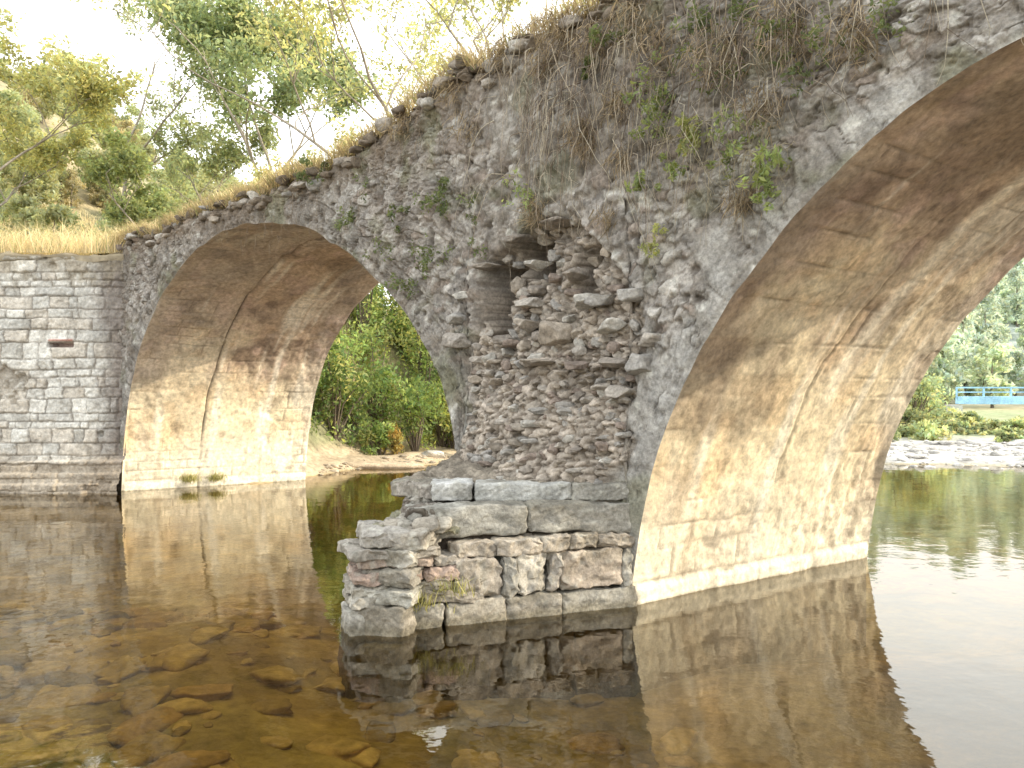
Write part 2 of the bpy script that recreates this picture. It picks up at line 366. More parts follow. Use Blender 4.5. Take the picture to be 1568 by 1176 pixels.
# ------------------------------------------------------------ SOFFITS
def soffit(name,C,kind,res=.02):
    seg=np.hypot(*np.diff(C,axis=0).T);cum=np.concatenate([[0],np.cumsum(seg)])
    a=np.arange(0,cum[-1],res);sc=np.interp(a,cum,C[:,0]);zc=np.interp(a,cum,C[:,1])
    w=np.concatenate([[0,.008,.016],np.arange(.03,WB-.02,res),[WB-.008,WB]])
    tx=np.gradient(sc);tz=np.gradient(zc);l=np.hypot(tx,tz);tx/=l;tz/=l
    k=np.ones(15)/15
    tx=np.convolve(np.pad(tx,7,'edge'),k,'valid');tz=np.convolve(np.pad(tz,7,'edge'),k,'valid')
    nx,nz=-tz,tx
    Aa,W=np.meshgrid(a,w,indexing='ij');Sg=sc[:,None]+0*W;Zg=zc[:,None]+0*W
    u=W+.03*fbm(W*3,Aa*3,3,1);vv=Aa+.02*fbm(W*2,Aa*2,3,2)
    if kind=='L': dj,bid=ashlar(u,vv,.25,.55,3)
    else: dj,bid=ashlar(u,vv,.27,.62,8)
    jn=sst(.016,.003,dj)
    n1=fbm(W*1.2,Aa*.9,5,21+len(name));n2=fbm(W*5,Aa*5,4,22);n3=fbm(W*16,Aa*16,4,24)
    wear=sst(.1,.45,n1)
    joint=jn*(.10+.9*sst(-.1,.35,fbm(W*1.7+4,Aa*1.7,3,60)))
    disp=joint*.012+(bid-.5)*.006+.030*n1+.014*n2*(1+wear*2)+wear*.02+.008*n3
    base=np.zeros(W.shape+(3,))+np.array([.64,.545,.385])
    base=base*(0.90+.16*bid[...,None])
    base=mixc(base,[.56,.41,.25],(h2(np.floor(bid*89),0*bid,1)>.75)*.3)
    base=mixc(base,[.58,.42,.25],sst(.05,.45,fbm(W*2.3+1,Aa*2.3,4,31))*.55)
    base=mixc(base,[.74,.68,.55],sst(1.2,.3,Zg+.6*n1)*.6)  # lower stones whitened to boost their sunlit brightness in the colour
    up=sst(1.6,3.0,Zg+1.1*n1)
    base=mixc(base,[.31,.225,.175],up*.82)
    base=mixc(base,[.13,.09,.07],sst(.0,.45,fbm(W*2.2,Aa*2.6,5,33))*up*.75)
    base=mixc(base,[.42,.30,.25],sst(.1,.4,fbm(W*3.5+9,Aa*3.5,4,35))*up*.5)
    base=mixc(base,[.38,.36,.33],sst(.15,.4,fbm(W*.8+3,Aa*.5,4,37))*.5*(1-.5*up))
    stv=fbm(W*5.5,Aa*.35,4,44)
    base=mixc(base,[.30,.23,.155],sst(.10,.5,stv)*.45)
    base=mixc(base,[.72,.68,.59],sst(.2,.5,fbm(W*4+8,Aa*.4,4,47))*.5)
    base=mixc(base,[.21,.16,.115],sst(.36,.55,fbm(W*7,Aa*7,4,49)+.35*wear)*.4)
    if kind=='L':
        x=W-(1.32+.08*fbm(Aa*.8,Aa*0,3,9));cr=np.exp(-(x/.011)**2)*sst(-.35,0,fbm(Aa*1.1,Aa*0+3,3,10)+.1+.3*sst(1.5,3,Zg))
        disp=disp+cr*.03+np.where(x>0,-.014,0)*sst(.0,.03,np.abs(x))
        base=mixc(base,[.07,.055,.04],cr*.7)
        base=mixc(base,[.34,.30,.25],(x<0)*sst(1.0,2.4,Zg)*.35)
    else:
        x=W-(1.62+.1*fbm(Aa*.8,Aa*0,3,9));cr=np.exp(-(x/.012)**2)*sst(-.3,.1,fbm(Aa*1.1,Aa*0+3,3,10))
        disp=disp+cr*.02;base=mixc(base,[.10,.08,.06],cr*.6)
        x=W-(2.0+.08*fbm(Aa*.8,Aa*0,3,19));base=mixc(base,[.74,.68,.57],np.exp(-(x/.11)**2)*.65*sst(1.3,2.0,Zg))
        dkp=sst(.15,.5,fbm(W*1.1+5,Aa*.9,4,53)+.2*np.exp(-((W-1.3)/.5)**2)*sst(1.2,2.2,Zg));base=mixc(base,[.18,.135,.10],dkp*.65*sst(.8,1.8,Zg))
    base=mixc(base,[.16,.125,.09],joint*.5)
    base=mixc(base,[.66,.61,.50],sst(.17,.13,Zg+.02*n2)*sst(-.02,.03,Zg)*.8)
    base=mixc(base,[.14,.11,.06],sst(.03,-.02,Zg)*.8)
    disp=disp-.022*sst(.15,.10,Zg+.03*n2)
    fe=np.minimum(np.minimum(W,WB-W)/.05,1);fe=fe*fe*(3-2*fe)
    disp=disp*fe+.0*W
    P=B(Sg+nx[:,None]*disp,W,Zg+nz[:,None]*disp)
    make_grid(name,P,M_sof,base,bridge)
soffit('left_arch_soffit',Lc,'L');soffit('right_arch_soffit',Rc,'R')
# ------------------------------------------------------------ WING WALL
wx=np.concatenate([np.arange(-6.86,-11,-.018),np.arange(-11,-40,-.15)]);wz=np.arange(-1.3,4.2,.018)
X,Z=np.meshgrid(wx,wz,indexing='ij')
u=X+.05*fbm(X*2,Z*2,3,5)+.035*fbm(X*9,Z*9,2,6);vv=Z+.045*fbm(X*.8,Z*1.0,3,7)+.022*fbm(X*7,Z*9,3,8)
dj,bid=ashlar(u,vv,.19,.38,21,.48,1.0);jn=sst(.018,.003,dj)
n1=fbm(X*1.1,Z*1.1,4,61);n2=fbm(X*6,Z*6,4,62);n3=fbm(X*16,Z*16,3,63)
gone=sst(.32,.48,n1+.35*n2)
d=-(1-jn)*(.010+.045*bid)*(1-gone*.7)+.035*n2+.05*gone+.02*n3
d=d-.12*sst(.58,.54,Z)-.08*sst(.36,.33,Z)-.08*sst(.18,.15,Z)
hs=(h2(np.floor(bid*77),0*bid,4))
c=np.zeros(X.shape+(3,))+np.array([.68,.665,.62]);c=c*(.60+.44*hs[...,None])
c=mixc(c,[.38,.33,.27],(hs>.78)*.6)
c=mixc(c,[.20,.175,.15],jn*.75);c=mixc(c,[.34,.31,.265],sst(-.05,.5,n1+.3*n2)*.55);c=mixc(c,[.28,.245,.20],gone*.6)
c=mixc(c,[.24,.22,.19],sst(.1,.4,n2)*.4)
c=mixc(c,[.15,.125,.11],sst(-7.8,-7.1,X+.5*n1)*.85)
c=mixc(c,[.28,.235,.18],sst(.75,.4,Z+.2*n1)*.8)
c=mixc(c,[.24,.21,.16],sst(3.6,4.1,Z+.4*n2)*.7)
sx=sst(.0,.03,np.minimum(X+8.26,-7.78-X))
slot=sx*sst(0,.03,np.minimum(Z-2.55,2.66-Z));lint=sx*sst(0,.02,np.minimum(Z-2.66,2.72-Z))
d=d+slot*.18-lint*.02;c=mixc(c,[.36,.15,.11],lint*.8);c=mixc(c,[.14,.07,.06],slot*.7)
hole=sst(.07,.04,np.hypot(X+7.3,Z-1.02));d=d+hole*.15
Y=14.52+d
P=np.stack([X,Y,Z],-1);make_grid('stone_retaining_wall',P,M_wall,c,flip=True)
rw=bpy.data.objects['stone_retaining_wall']
cx=np.arange(-6.9,-40,-.1);cyy=np.array([14.50,14.46,14.6,14.9,15.5]);czz=np.array([4.1,4.19,4.24,4.26,4.3])
X,K=np.meshgrid(cx,np.arange(5),indexing='ij')
P=np.stack([X,cyy[K]+.04*fbm(X*3,K*1.,3,3),czz[K]+.10*fbm(X*3,K*.5,3,4)],-1)
c=np.zeros(X.shape+(3,))+np.array([.32,.27,.19]);make_grid('wall_coping',P,M_ground,c,rw)
# ------------------------------------------------------------ CUTWATER FOOTING
foot=Batch();UP=np.array([0,0,1.])
cols=[(.34,.32,.28),(.31,.29,.245),(.38,.365,.32),(.28,.26,.225),(.33,.30,.255)]
pink=(.37,.285,.24)
def course(p,q,z0,z1,fr,depth=.34,colf=None,rough=.02,seed=0,jitter=.02,gap=.006):
    p=np.array(p,float);q=np.array(q,float);L=np.linalg.norm(q-p);d=(q-p)/L;n=np.array([-d[1],d[0]])
    ctr=np.array([.3,7.4]);n=n if (ctr-p)@n>0 else -n
    fr=np.array(fr,float);fr=np.concatenate([[0],np.cumsum(fr)/fr.sum()])
    for i in range(len(fr)-1):
        a=fr[i]*L;b=fr[i+1]*L;r=random.Random(seed*31+i)
        o=jitter*(r.random()*2-1)
        c2=p+d*(a+b)/2+n*(depth/2+o)
        cc=colf[i] if colf else cols[r.randrange(5)]
        zz0=z0+gap*.5;zz1=z1-gap*.5+.012*(r.random()-.5)
        tl=r.gauss(0,.015)
        block(foot,(c2[0],c2[1],(zz0+zz1)/2),((b-a)/2-gap/2,depth/2,(zz1-zz0)/2),[[d[0],d[1],tl],[n[0],n[1],0],UP],cc,seed+i*3.3,rough)
F0=(1.02,6.60);F1=(-1.17,5.80);LL=(-.55,8.2)
lg=(.42,.42,.40);gg=(.32,.305,.27);bk=(.16,.14,.12)
course(F0,F1,-.75,-.05,[1,1.2,.9,1],seed=1,colf=[(.2,.16,.1)]*4)
course(F0,F1,-.07,.17,[.62,.42,.45,.42,.25],seed=2,colf=[gg,(.33,.305,.265),(.35,.32,.27),(.30,.285,.255),gg],rough=.019)
course(F0,(-.42,6.09),.17,.48,[.12,.50,.11,.24,.12,.34],seed=3,colf=[gg,(.42,.36,.30),(.36,.33,.29),(.42,.39,.34),gg,(.38,.34,.29)],rough=.026,jitter=.02)
course(F0,(-.42,6.09),.48,.60,[.3,.25,.2,.35,.3],seed=4,colf=[(.34,.30,.25)]*5,depth=.3,rough=.02)
course((.99,6.63),(-.80,6.22),.60,.84,[.78,.85],seed=5,colf=[gg,(.31,.30,.27)],rough=.018,jitter=.008)
course((.98,6.66),(-.66,6.60),.84,.99,[.42,.68,.30],seed=6,colf=[(.31,.30,.27),lg,(.46,.46,.45)],rough=.014,depth=.4)
course((-.66,6.62),(-1.05,6.95),.84,.98,[1],seed=7,colf=[(.29,.265,.235)],rough=.02,depth=.4)
course((-1.05,6.93),(-.55,8.2),.84,.98,[1,1],seed=8,rough=.02)
course((-.82,6.24),(-.9,7.0),.60,.84,[1,.8],seed=9,colf=[bk,bk],rough=.04)
course((-.9,6.9),(-.55,8.2),.6,.84,[1,1.2],seed=10)
for z0,z1,q,cf,sd,fr in [(.17,.25,(-.20,6.17),[(.35,.33,.29),(.31,.28,.24)],21,[.5,.5]),(.25,.34,(-.2,6.17),[(.30,.28,.24),(.35,.32,.28),(.32,.29,.24)],26,[.4,.35,.25]),(.34,.44,(-.36,6.11),[pink,pink],22,[.62,.38]),(.44,.52,(-.34,6.12),[(.36,.295,.25),(.34,.31,.27)],23,[.7,.3]),(.52,.60,(-.5,6.05),[(.32,.295,.26)],25,[1]),(.60,.72,(-.72,5.97),[(.34,.32,.29)],24,[1])]:
    course((-1.15+.02*(sd%5),5.80+.02*(sd%5)),q,z0,z1,fr,seed=sd,colf=cf,rough=.024,jitter=.03,depth=.5)
for i,(z0,z1) in enumerate([(-.75,-.05),(-.05,.2),(.2,.31),(.31,.45),(.45,.58),(.58,.72)]):
    course((-1.19+.03*i,5.83+.03*i),LL,z0,z1,[.6,.7,.5,.8],seed=30+i,depth=.4,jitter=.03)
core=[(1.1,6.85),(-.50,6.35),(-.95,6.2),(-.50,8.2),(.2,8.0)]
def prism(bt,poly,z0,z1,col):
    n=len(poly);V=[(x,y,z0) for x,y in poly]+[(x,y,z1) for x,y in poly]
    Fc=[(i,(i+1)%n,(i+1)%n+n,i+n) for i in range(n)];bt.add(V,Fc,col)
cb=Batch();prism(cb,core,-1,.66,(.11,.09,.075))
prism(cb,[(1.1,6.85),(-.5,6.75),(-.9,7.0),(-.45,8.1),(.2,8.0)],.5,.9,(.11,.09,.075));cb.build('cutwater_core',M_rock,False,bridge)
g=np.linspace(0,1,80);U_,V_=np.meshgrid(g,g,indexing='ij')
def patch(name,c00,c10,c11,c01,z0,z1,col,seed):
    P=(np.array(c00)*(1-U_)[...,None]*(1-V_)[...,None]+np.array(c10)*(U_*(1-V_))[...,None]+np.array(c11)*(U_*V_)[...,None]+np.array(c01)*((1-U_)*V_)[...,None])
    z=z0+(z1-z0)*V_+.06*fbm(P[...,0]*5,P[...,1]*5,5,seed)
    f,e,i=worley(P[...,0]*15,P[...,1]*15,seed);z=z+.03*sst(.02,.3,e)*i
    c=np.zeros(U_.shape+(3,))+np.array(col)*1.0;c=c*(.6+.6*i[...,None]);
    make_grid(name,np.concatenate([P,z[...,None]],-1),M_rock,c,bridge)
patch('footing_top_rubble',(1.0,6.72),(-.98,6.92),(-.5,8.1),(1.0,6.9),.96,1.12,(.24,.21,.17),4)
patch('footing_ledge_rubble',(-.4,6.2),(-1.08,5.92),(-.85,7.4),(-.4,6.7),.66,.8,(.22,.21,.15),8)
for i in range(26):
    x=-1.0+.9*random.random();y=6.0+.5*random.random()+.0
    rock(foot,(x*.5-.45,y+.1,.70+.04*random.random()),(.05+.07*random.random(),.05+.06*random.random(),.03+.03*random.random()),np.eye(3),cols[i%5],i*1.3,2,4,.2,6)
foot.build('cutwater_footing',M_rock,True,bridge)
# ------------------------------------------------------------ RUBBLE CORE
rb=Batch();ax=np.array([[Dv[0],Dv[1],0],[Tv[0],Tv[1],0],[0,0,1]])
pal=[(.34,.31,.275),(.29,.255,.215),(.40,.38,.345),(.26,.23,.20),(.34,.295,.245),(.31,.295,.275),(.25,.205,.175)]
i=0;z=.98
while z<3.28:
    big=1.0+ .5*sst(1.9,2.3,z)
    s=9.2+random.random()*.15
    while s<11.4:
        hw=(.022+.038*random.random()**1.3)*big
        m=float(rubble_mask(np.array([s]),np.array([z]))[0])
        ho=float(hole_f(np.array([s]),np.array([z]))[0])
        if m>.4 and random.random()<(.03 if ho>.3 else (.74 if z>2 else .72)):
            w=float(prot(np.array([s]),np.array([z]))[0])+.03-random.random()**2*.11*big
            th=random.gauss(0,.4);ph=random.gauss(0,.4)
            R=np.array([[math.cos(th),0,math.sin(th)],[0,1,0],[-math.sin(th),0,math.cos(th)]])@np.array([[math.cos(ph),math.sin(ph),0],[-math.sin(ph),math.cos(ph),0],[0,0,1]])
            rock(rb,B(s,w,z+random.gauss(0,.025)),(hw,.04+.05*random.random(),(.020+.024*random.random())*big),R@ax,pal[random.randrange(7)],i*.77+.3,3,3.6,.2,8)
        s+=hw*2.0+.012;i+=1
    z+=.060*(1+.45*float(sst(1.9,2.3,z)))
for (x,y,hx,hz,wo,cc) in [(712,455,.11,.055,-.07,2),(706,488,.11,.06,-.08,5),(708,522,.13,.08,-.12,0),(745,408,.15,.03,-.05,3),(790,365,.12,.04,-.02,3),
    (862,512,.12,.12,-.16,4),(820,498,.10,.07,-.16,1),(905,462,.12,.06,-.14,2),(925,460,.13,.06,-.10,5),(845,555,.20,.035,-.24,1),(950,555,.14,.05,-.1,3),(985,560,.11,.10,-.06,5),(1000,520,.12,.07,-.05,0),
    (815,465,.13,.055,-.12,0),(880,420,.11,.05,-.08,3),(820,405,.10,.045,-.04,2),(900,560,.11,.05,-.2,6),(970,450,.13,.07,-.05,5),(960,600,.12,.06,-.1,0),(775,520,.09,.05,-.05,3),(845,340,.20,.03,-.02,3),(940,500,.12,.06,-.08,2)]:
    s,z=img_sz(x,y);th=random.gauss(0,.12);R=np.array([[math.cos(th),0,math.sin(th)],[0,1,0],[-math.sin(th),0,math.cos(th)]])
    rock(rb,B(s,wo+.07,z),(hx*.85,.12,hz*.9),R@ax,pal[cc],x*.13,3,6.0,.14,7)
rb.build('cutwater_rubble',M_rock,True,bridge)
tb=Batch()
for k in range(230):
    s=random.uniform(-.3,14);z=float(np.interp(s,s_all,to))-random.random()*.25
    rock(tb,B(s,random.uniform(-.05,.15),z),(.04+.10*random.random(),.08,.03+.04*random.random()),ax,pal[random.randrange(7)] if random.random()>.5 else (.17,.14,.11),k*1.1,2,4,.25,7)
tb.build('edge_stones',M_rock,True,bridge)
# ------------------------------------------------------------ TERRAIN
def shore(X): return np.interp(X,[-80,-7.2,-4.9,-4.2,-3.4,-1,3,7,12,20,40,100,200],[15,15,15.6,17.6,19.3,21.6,22.6,21,19.6,19.4,20,26,40])
def land(X,Y):
    D=Y-shore(X)+.8*fbm(X*.5,Y*.5,3,3)*sst(-4.5,-3,X)
    left=sst(4,-3,X)
    z=np.where(D>0,.20*sst(0,1.5,D)+.35*sst(3,12,D)+left*3.0*sst(2.,9,D),-.75*sst(0,2.2,-D))
    z=z+sst(22,60,Y)*25*np.exp(-((X+50)/31)**2)*sst(400,80,Y)
    z=z+sst(75,270,Y)*sst(20,90,X)*34
    z=z+sst(90,300,Y)*6
    s,w=inv(X,Y)
    pl=sst(-.25,-.7,s)*(1-sst(2.5,3.1,w))*sst(14.75,15.1,Y)
    z=np.maximum(z,-1+5.33*pl)
    nb=-.26-.42*sst(-2.,1.5,X+(Y-4)*.3)*sst(2.0,5,Y)-.3*sst(6.5,9,Y)
    z=np.where((D<-3)&(z<0),nb,z)
    t=sst(-5,-3,D);z=np.where((D<0)&(D>-5)&(pl<.05),np.minimum(z,nb*(1-t)+z*t),z)
    z=np.where(Y<2.2,z+sst(2.2,-1.5,Y)*1.0,z)
    rb_=sst(19.4,21,s)*(Y<16)*(1-sst(2.5,3.1,w))
    z=np.maximum(z,-1+4.2*rb_)
    return z+.10*fbm(X*.9,Y*.9,4,8)*np.where(z>0,np.where(pl>.5,.3,1.0),.8)
def seqs(parts): return np.unique(np.round(np.concatenate([np.arange(a,b,c) for a,b,c in parts]),4))
gx=seqs([(-400,-60,12),(-60,-14,1),(-14,14,.16),(14,40,.6),(40,130,2),(130,500,14)])
gy=seqs([(-60,-3,3),(-3,30,.16),(30,90,1),(90,700,8)])
X,Y=np.meshgrid(gx,gy,indexing='ij');Zt=land(X,Y)
n1=fbm(X*.35,Y*.35,5,71);n2=fbm(X*2,Y*2,4,72)
c=np.zeros(X.shape+(3,))+np.array([.40,.33,.20])
c=mixc(c,[.20,.21,.12],sst(-.2,.4,n1));c=mixc(c,[.46,.38,.25],sst(.1,.6,n2)*.6)
gravel=sst(1.0,.5,Zt)*sst(0,5,X)*sst(-.1,.05,Zt)*sst(29,25,Y);c=mixc(c,[.46,.445,.42],gravel)
grs=sst(25,28,Y)*sst(5,8,X)*sst(70,60,Y);c=mixc(c,[.28,.33,.18],grs*.8)
sand=sst(.6,.3,Zt)*sst(1,-1,X)*sst(-.1,.02,Zt)*(X>-6);c=mixc(c,[.50,.40,.28],sand)
far_haze=sst(60,150,Y);c=mixc(c,[.40,.46,.43],far_haze*.9)  # aerial haze painted into the far ground colour
bed=sst(.05,-.05,Zt);f1,fe,cid=worley(X*3.2+n2,Y*3.2,4)
bc=np.zeros(X.shape+(3,))+np.array([.46,.35,.14]);bc=bc*(.6+.6*cid[...,None]);bc=mixc(bc,[.16,.125,.05],sst(.12,0,fe)*.4+sst(-.1,.6,n1)*.35)
bc=mixc(bc,[.26,.24,.09],sst(-.1,.4,fbm(X*1.1,Y*1.1,4,75))*.5)
c=c*(1-bed[...,None])+bc*bed[...,None]
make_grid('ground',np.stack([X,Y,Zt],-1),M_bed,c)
wob=make_mesh('river_water',[(-300,-40,0),(400,-40,0),(400,400,0),(-300,400,0)],[(0,1,2,3)],M_water,None,False)
sb=Batch()
for k in range(700):
    x=random.uniform(-5.5,1.2);y=random.uniform(3.0,8.5)
    if x>-1.6+ (random.random()-.5)*2.5 and random.random()<.75: continue
    r=.03+.14*random.random()**2.2
    z=float(land(np.array([x]),np.array([y]))[0])
    cc=np.array([(.44,.34,.15),(.52,.41,.20),(.27,.21,.09),(.42,.30,.14)][k%4])
    th=random.random()*3;R=np.array([[math.cos(th),math.sin(th),0],[-math.sin(th),math.cos(th),0],[0,0,1]])
    rock(sb,(x,y,min(z+r*.08,-.10)),(r*1.4,r*.9,r*.36),R,cc,k*.9+.1,2,3.4,.3,7)
sb.build('submerged_stones',M_bed)
gb=Batch()
for k in range(1700):
    if k<1500: x=random.uniform(7,26);y=float(shore(np.array(x)))+random.uniform(-.9,5.5)
    else: x=random.uniform(-4.2,-1.3);y=float(shore(np.array(x)))+random.uniform(-.3,.9)
    r=.025+.11*random.random()**4+.02*(x>12)
    z=float(land(np.array([x]),np.array([y]))[0])
    if z<-.12: z=-.03 if random.random()<.3 else z
    if k<1500: g0=random.uniform(.34,.60);cc=(g0,g0*.97,g0*.92)
    else: g0=random.uniform(.3,.45);r=r*.6;cc=(g0,g0*.84,g0*.64)
    rock(gb,(x,y,z+r*.2),(r*1.3,r,r*.6),np.eye(3),cc,k*.37+.1,1,3,.3,4)
rock(gb,(-2.1,21.5,.14),(.32,.22,.12),np.eye(3),(.50,.47,.42),3.3,3,3,.25,6)
rock(gb,(-3.4,19.4,.0),(1.3,.35,.14),np.eye(3),(.48,.38,.27),5.3,3,3,.2,5)
gb.build('gravel_bank',M_rock)
# ------------------------------------------------------------ VEGETATION
def zt(x,y): return float(land(np.array([float(x)]),np.array([float(y)]))[0])
def tree(name,base,H,spread,lean,lc,ls,nl,seed,levels=4,trunkr=.16,dens=1.0,crown0=.35,par=None,tipr=.75):
    r=random.Random(seed);g=np.random.default_rng(seed)
    e=par or empty(name);tb=Batch();lb=Batch();tips=[]
    bc=(.34,.30,.25)
    def br(p,d,L,rad,lev):
        n=6;pts=[p.copy()];dd=d.copy()
        for i in range(n):
            dd=dd+np.array([r.gauss(0,.13),r.gauss(0,.13),r.gauss(0,.07)+.03]);dd/=np.linalg.norm(dd)
            pts.append(pts[-1]+dd*L/n)
        pts=np.array(pts);tube(tb,pts,np.linspace(rad,rad*.55,n+1),bc,6 if lev>2 else 4)
        if lev<=1:
            for q in pts[2:]: tips.append(q)
        if lev==0: return
        k=r.randint(3,4) if lev>1 else 3
        for j in range(k):
            t=r.uniform(.45,1) if j else 1.0
            if lev==levels: t=crown0+(1-crown0)*(j+r.random()*.6)/k if j else 1
            q=pts[min(n,int(round(t*n)))]
            a=r.uniform(0,6.28);o=np.array([math.cos(a)*spread,math.sin(a)*spread,r.uniform(-.05,.5)])
            nd=dd*.55+o;nd/=np.linalg.norm(nd)
            br(q,nd,L*r.uniform(.5,.72),rad*.55*(1-.3*t)+.004,lev-1)
    d=np.array([lean[0],lean[1],1.0]);d/=np.linalg.norm(d)
    br(np.array(base,float),d,H*.55,trunkr,levels)
    tips=np.array(tips);keep=g.random(len(tips))<dens;tips=tips[keep]
    per=max(1,int(nl/len(tips)))
    C=np.repeat(tips,per,0)+g.normal(size=(len(tips)*per,3))*np.array([.28,.28,.2])*tipr*H/9
    tone=np.repeat(.65+.7*g.random(len(tips)),per)[:,None]
    leaves(lb,C,ls,np.array(lc)*tone,.3,g)
    t=tb.build('trunk_and_limbs',M_bark,True,e);l=lb.build('foliage',M_leaf,False,e);return e,t,l
G1=(.33,.37,.20);G2=(.40,.43,.23);G3=(.29,.34,.21);GY=(.45,.45,.25)  # leaf greens paled, with haze mixed into the colour
tree('poplar_tree',(-8.3,31,zt(-8.3,31)-.2),12.5,.6,(.0,0),G3,.11,22000,11,trunkr=.17,crown0=.5,dens=.95,tipr=.75)
tree('ash_tree',(-14.2,22,zt(-14.2,22)-.2),7.5,.8,(.0,0),GY,.075,17000,12,trunkr=.10,dens=.8)
tree('willow_tree',(-.9,21.8,zt(-.9,21.8)-.2),15.5,.55,(-.12,-.05),GY,.08,8000,13,trunkr=.15,crown0=.65,dens=.45,tipr=.5)
tree('young_ash_tree',(-16.5,34,zt(-16.5,34)-.2),13,.4,(.05,0),(.38,.40,.29),.09,5500,14,trunkr=.12,crown0=.4,dens=.6,tipr=.5)
tree('young_ash_tree',(-5.2,27,zt(-5.2,27)-.2),6.5,.6,(.05,0),GY,.075,8000,15,trunkr=.08,crown0=.5,dens=.8)
tree('alder_tree',(2.2,24,.5),14,.6,(-.04,-.1),(.43,.43,.25),.08,8000,16,trunkr=.14,crown0=.6,dens=.5,tipr=.5)
tree('alder_tree',(-20.5,28,zt(-20.5,28)-.2),9,.7,(.0,0),G2,.10,13000,17,trunkr=.14)
tree('acacia_tree',(-11.6,26,zt(-11.6,26)-.2),5.5,.75,(.03,0),G1,.08,11000,18,trunkr=.09,crown0=.3)
tree('young_ash_tree',(-12.5,33,zt(-12.5,33)-.2),8.5,.6,(.05,0),(.37,.40,.25),.09,8000,21,trunkr=.1,crown0=.4,dens=.8,tipr=.6)
def shrub_mass(name,spots,ls,pcol,seed,nfac=1.0,mat=None):
    g=np.random.default_rng(seed);lb=Batch();tb=Batch()
    for (x,y,z,rx,rz) in spots:
        n=int(1500*rx*rx*nfac/(ls/.07)**1.2)+200
        k=int(10+rx*9);cc=ball((x,y,z+rz*.55),(rx*.8,rx*.8,rz*.75),k,g)
        for q in cc:
            q[2]=max(q[2],z+.1)
            tone=g.uniform(.6,1.35);pc=np.array(pcol[g.integers(len(pcol))])*tone
            leaves(lb,ball(q,(rx*.38,rx*.38,rz*.26),n//k,g),ls,pc,.35,g)
            tube(tb,np.array([(x,y,z-.2),((x+q[0])/2+g.normal()*.1,(y+q[1])/2,(z+q[2])/2+.1),q]),[.03,.02,.01],(.16,.13,.10),4)
    e=empty(name);lb.build('foliage',M_leaf,False,e);tb.build('stems',M_bark,True,e);return e
spots=[]
r=random.Random(5)
for k in range(40):
    x=r.uniform(-6.5,3.2);y=max(float(shore(np.array(x)))+1.3,19.6)+r.random()**1.3*7
    rx=r.uniform(.6,1.3);spots.append((x,y,zt(x,y),rx,rx*r.uniform(1.2,2.0)))
for x,y,rx,rz in [(-4.9,21.4,.8,1.3),(-4.2,21.6,.7,1.1),(-5.6,20.6,.8,1.3),(-2.6,24,1.5,4),(-1.2,25,1.6,4.5),(-4.4,24,1.6,4.0),(.3,25.5,1.6,4),(-5.4,26,1.5,4),(-.3,23.4,.9,1.6),(-6.5,24,1.5,3),(-8,25,1.6,3),(-1.6,23.0,.7,1.0)]:
    spots.append((x,y,zt(x,y),rx,rz))
shrub_mass('riverside_shrubs',spots,.065,[(.26,.34,.13),(.34,.41,.17),(.19,.26,.11),(.39,.40,.18)],31)
shrub_mass('autumn_bush',[(-3.1,21.4,zt(-3.1,21.4),.4,.6),(-1.0,22.8,zt(-1,22.8),.4,.7)],.05,[(.42,.30,.12),(.38,.32,.13)],33)
spots=[]
for k in range(110):
    y=r.uniform(25.2,32);x=y*r.uniform(.38,.80) if k<70 else r.uniform(11,40);rx=r.uniform(.35,.85)
    if .535<x/y<.72: rx*=.75
    spots.append((x,y,zt(x,y)-.1,rx,rx*r.uniform(.6,.9)))
for x,y,rx,rz in [(14.2,29,1.2,1.6),(13.0,28,1.1,1.5),(15.6,31,1.2,1.5),(12.6,30.5,1.4,2.2)]: spots.append((x,y,zt(x,y),rx,rz))
shrub_mass('gravel_bank_shrubs',spots,.085,[(.36,.41,.25),(.43,.46,.29),(.32,.38,.25),(.46,.46,.31)],34,.7)
def proto(seed,H,lc,ls,n,poplar=False):
    g=np.random.default_rng(seed);lb=Batch()
    k=46
    for i in range(k):
        t=g.random();rad=(.30 if not poplar else .13)*H*np.sin(np.pi*min(.98,t*.85+.12))**.7
        a=g.random()*6.28;rr=rad*g.random()**.5
        q=(rr*math.cos(a),rr*math.sin(a),H*(.14+.82*t))
        tone=g.uniform(.7,1.25)
        leaves(lb,ball(q,(H*.10,H*.10,H*.08),n//k,g),ls,np.array(lc)*tone,.25,g)
    me=make_mesh('tmp',np.vstack(lb.V),np.vstack(lb.F),M_leaf,np.vstack(lb.C),False)
    tb=Batch();tube(tb,[(0,0,-.5),(0.05,0,H*.4),(0,.05,H*.8)],[H*.025,H*.018,.02],(.2,.17,.14),6)
    t=tb.build('tmp2',M_bark)
    d=(me.data,t.data);bpy.data.objects.remove(me);bpy.data.objects.remove(t);return d
pr=[proto(1,6,(.35,.38,.25),.15,3600),proto(2,5,(.40,.41,.27),.14,3200),proto(3,4,(.44,.40,.28),.12,2200)]  # hillside crowns desaturated to paint in some haze
pf_hazy=[proto(4,9,(.50,.56,.54),.34,2400),proto(5,14,(.47,.53,.52),.34,2600,True),proto(6,7,(.52,.58,.53),.28,2000)]  # pale bluish leaf colours carry the distance haze
def scatter(name,pts,prs):
    e=empty(name)
    for i,(x,y,sc) in enumerate(pts):
        dl,dt=prs[i%len(prs)]
        for nm,d in (('crown',dl),('trunk',dt)):
            o=bpy.data.objects.new(nm+'_%d'%i,d);scene.collection.objects.link(o);o.parent=e
            o.location=(x,y,zt(x,y)-.1);o.scale=(sc,sc,sc*(.85+.3*r.random()));o.rotation_euler=(0,0,r.random()*6.28)
pts=[]
for k in range(190):
    y=r.uniform(27,75);x=r.uniform(-.70,-.24)*y
    if r.random()<.3*(x/y>-.5): continue
    pts.append((x,y,r.uniform(.35,.9)))
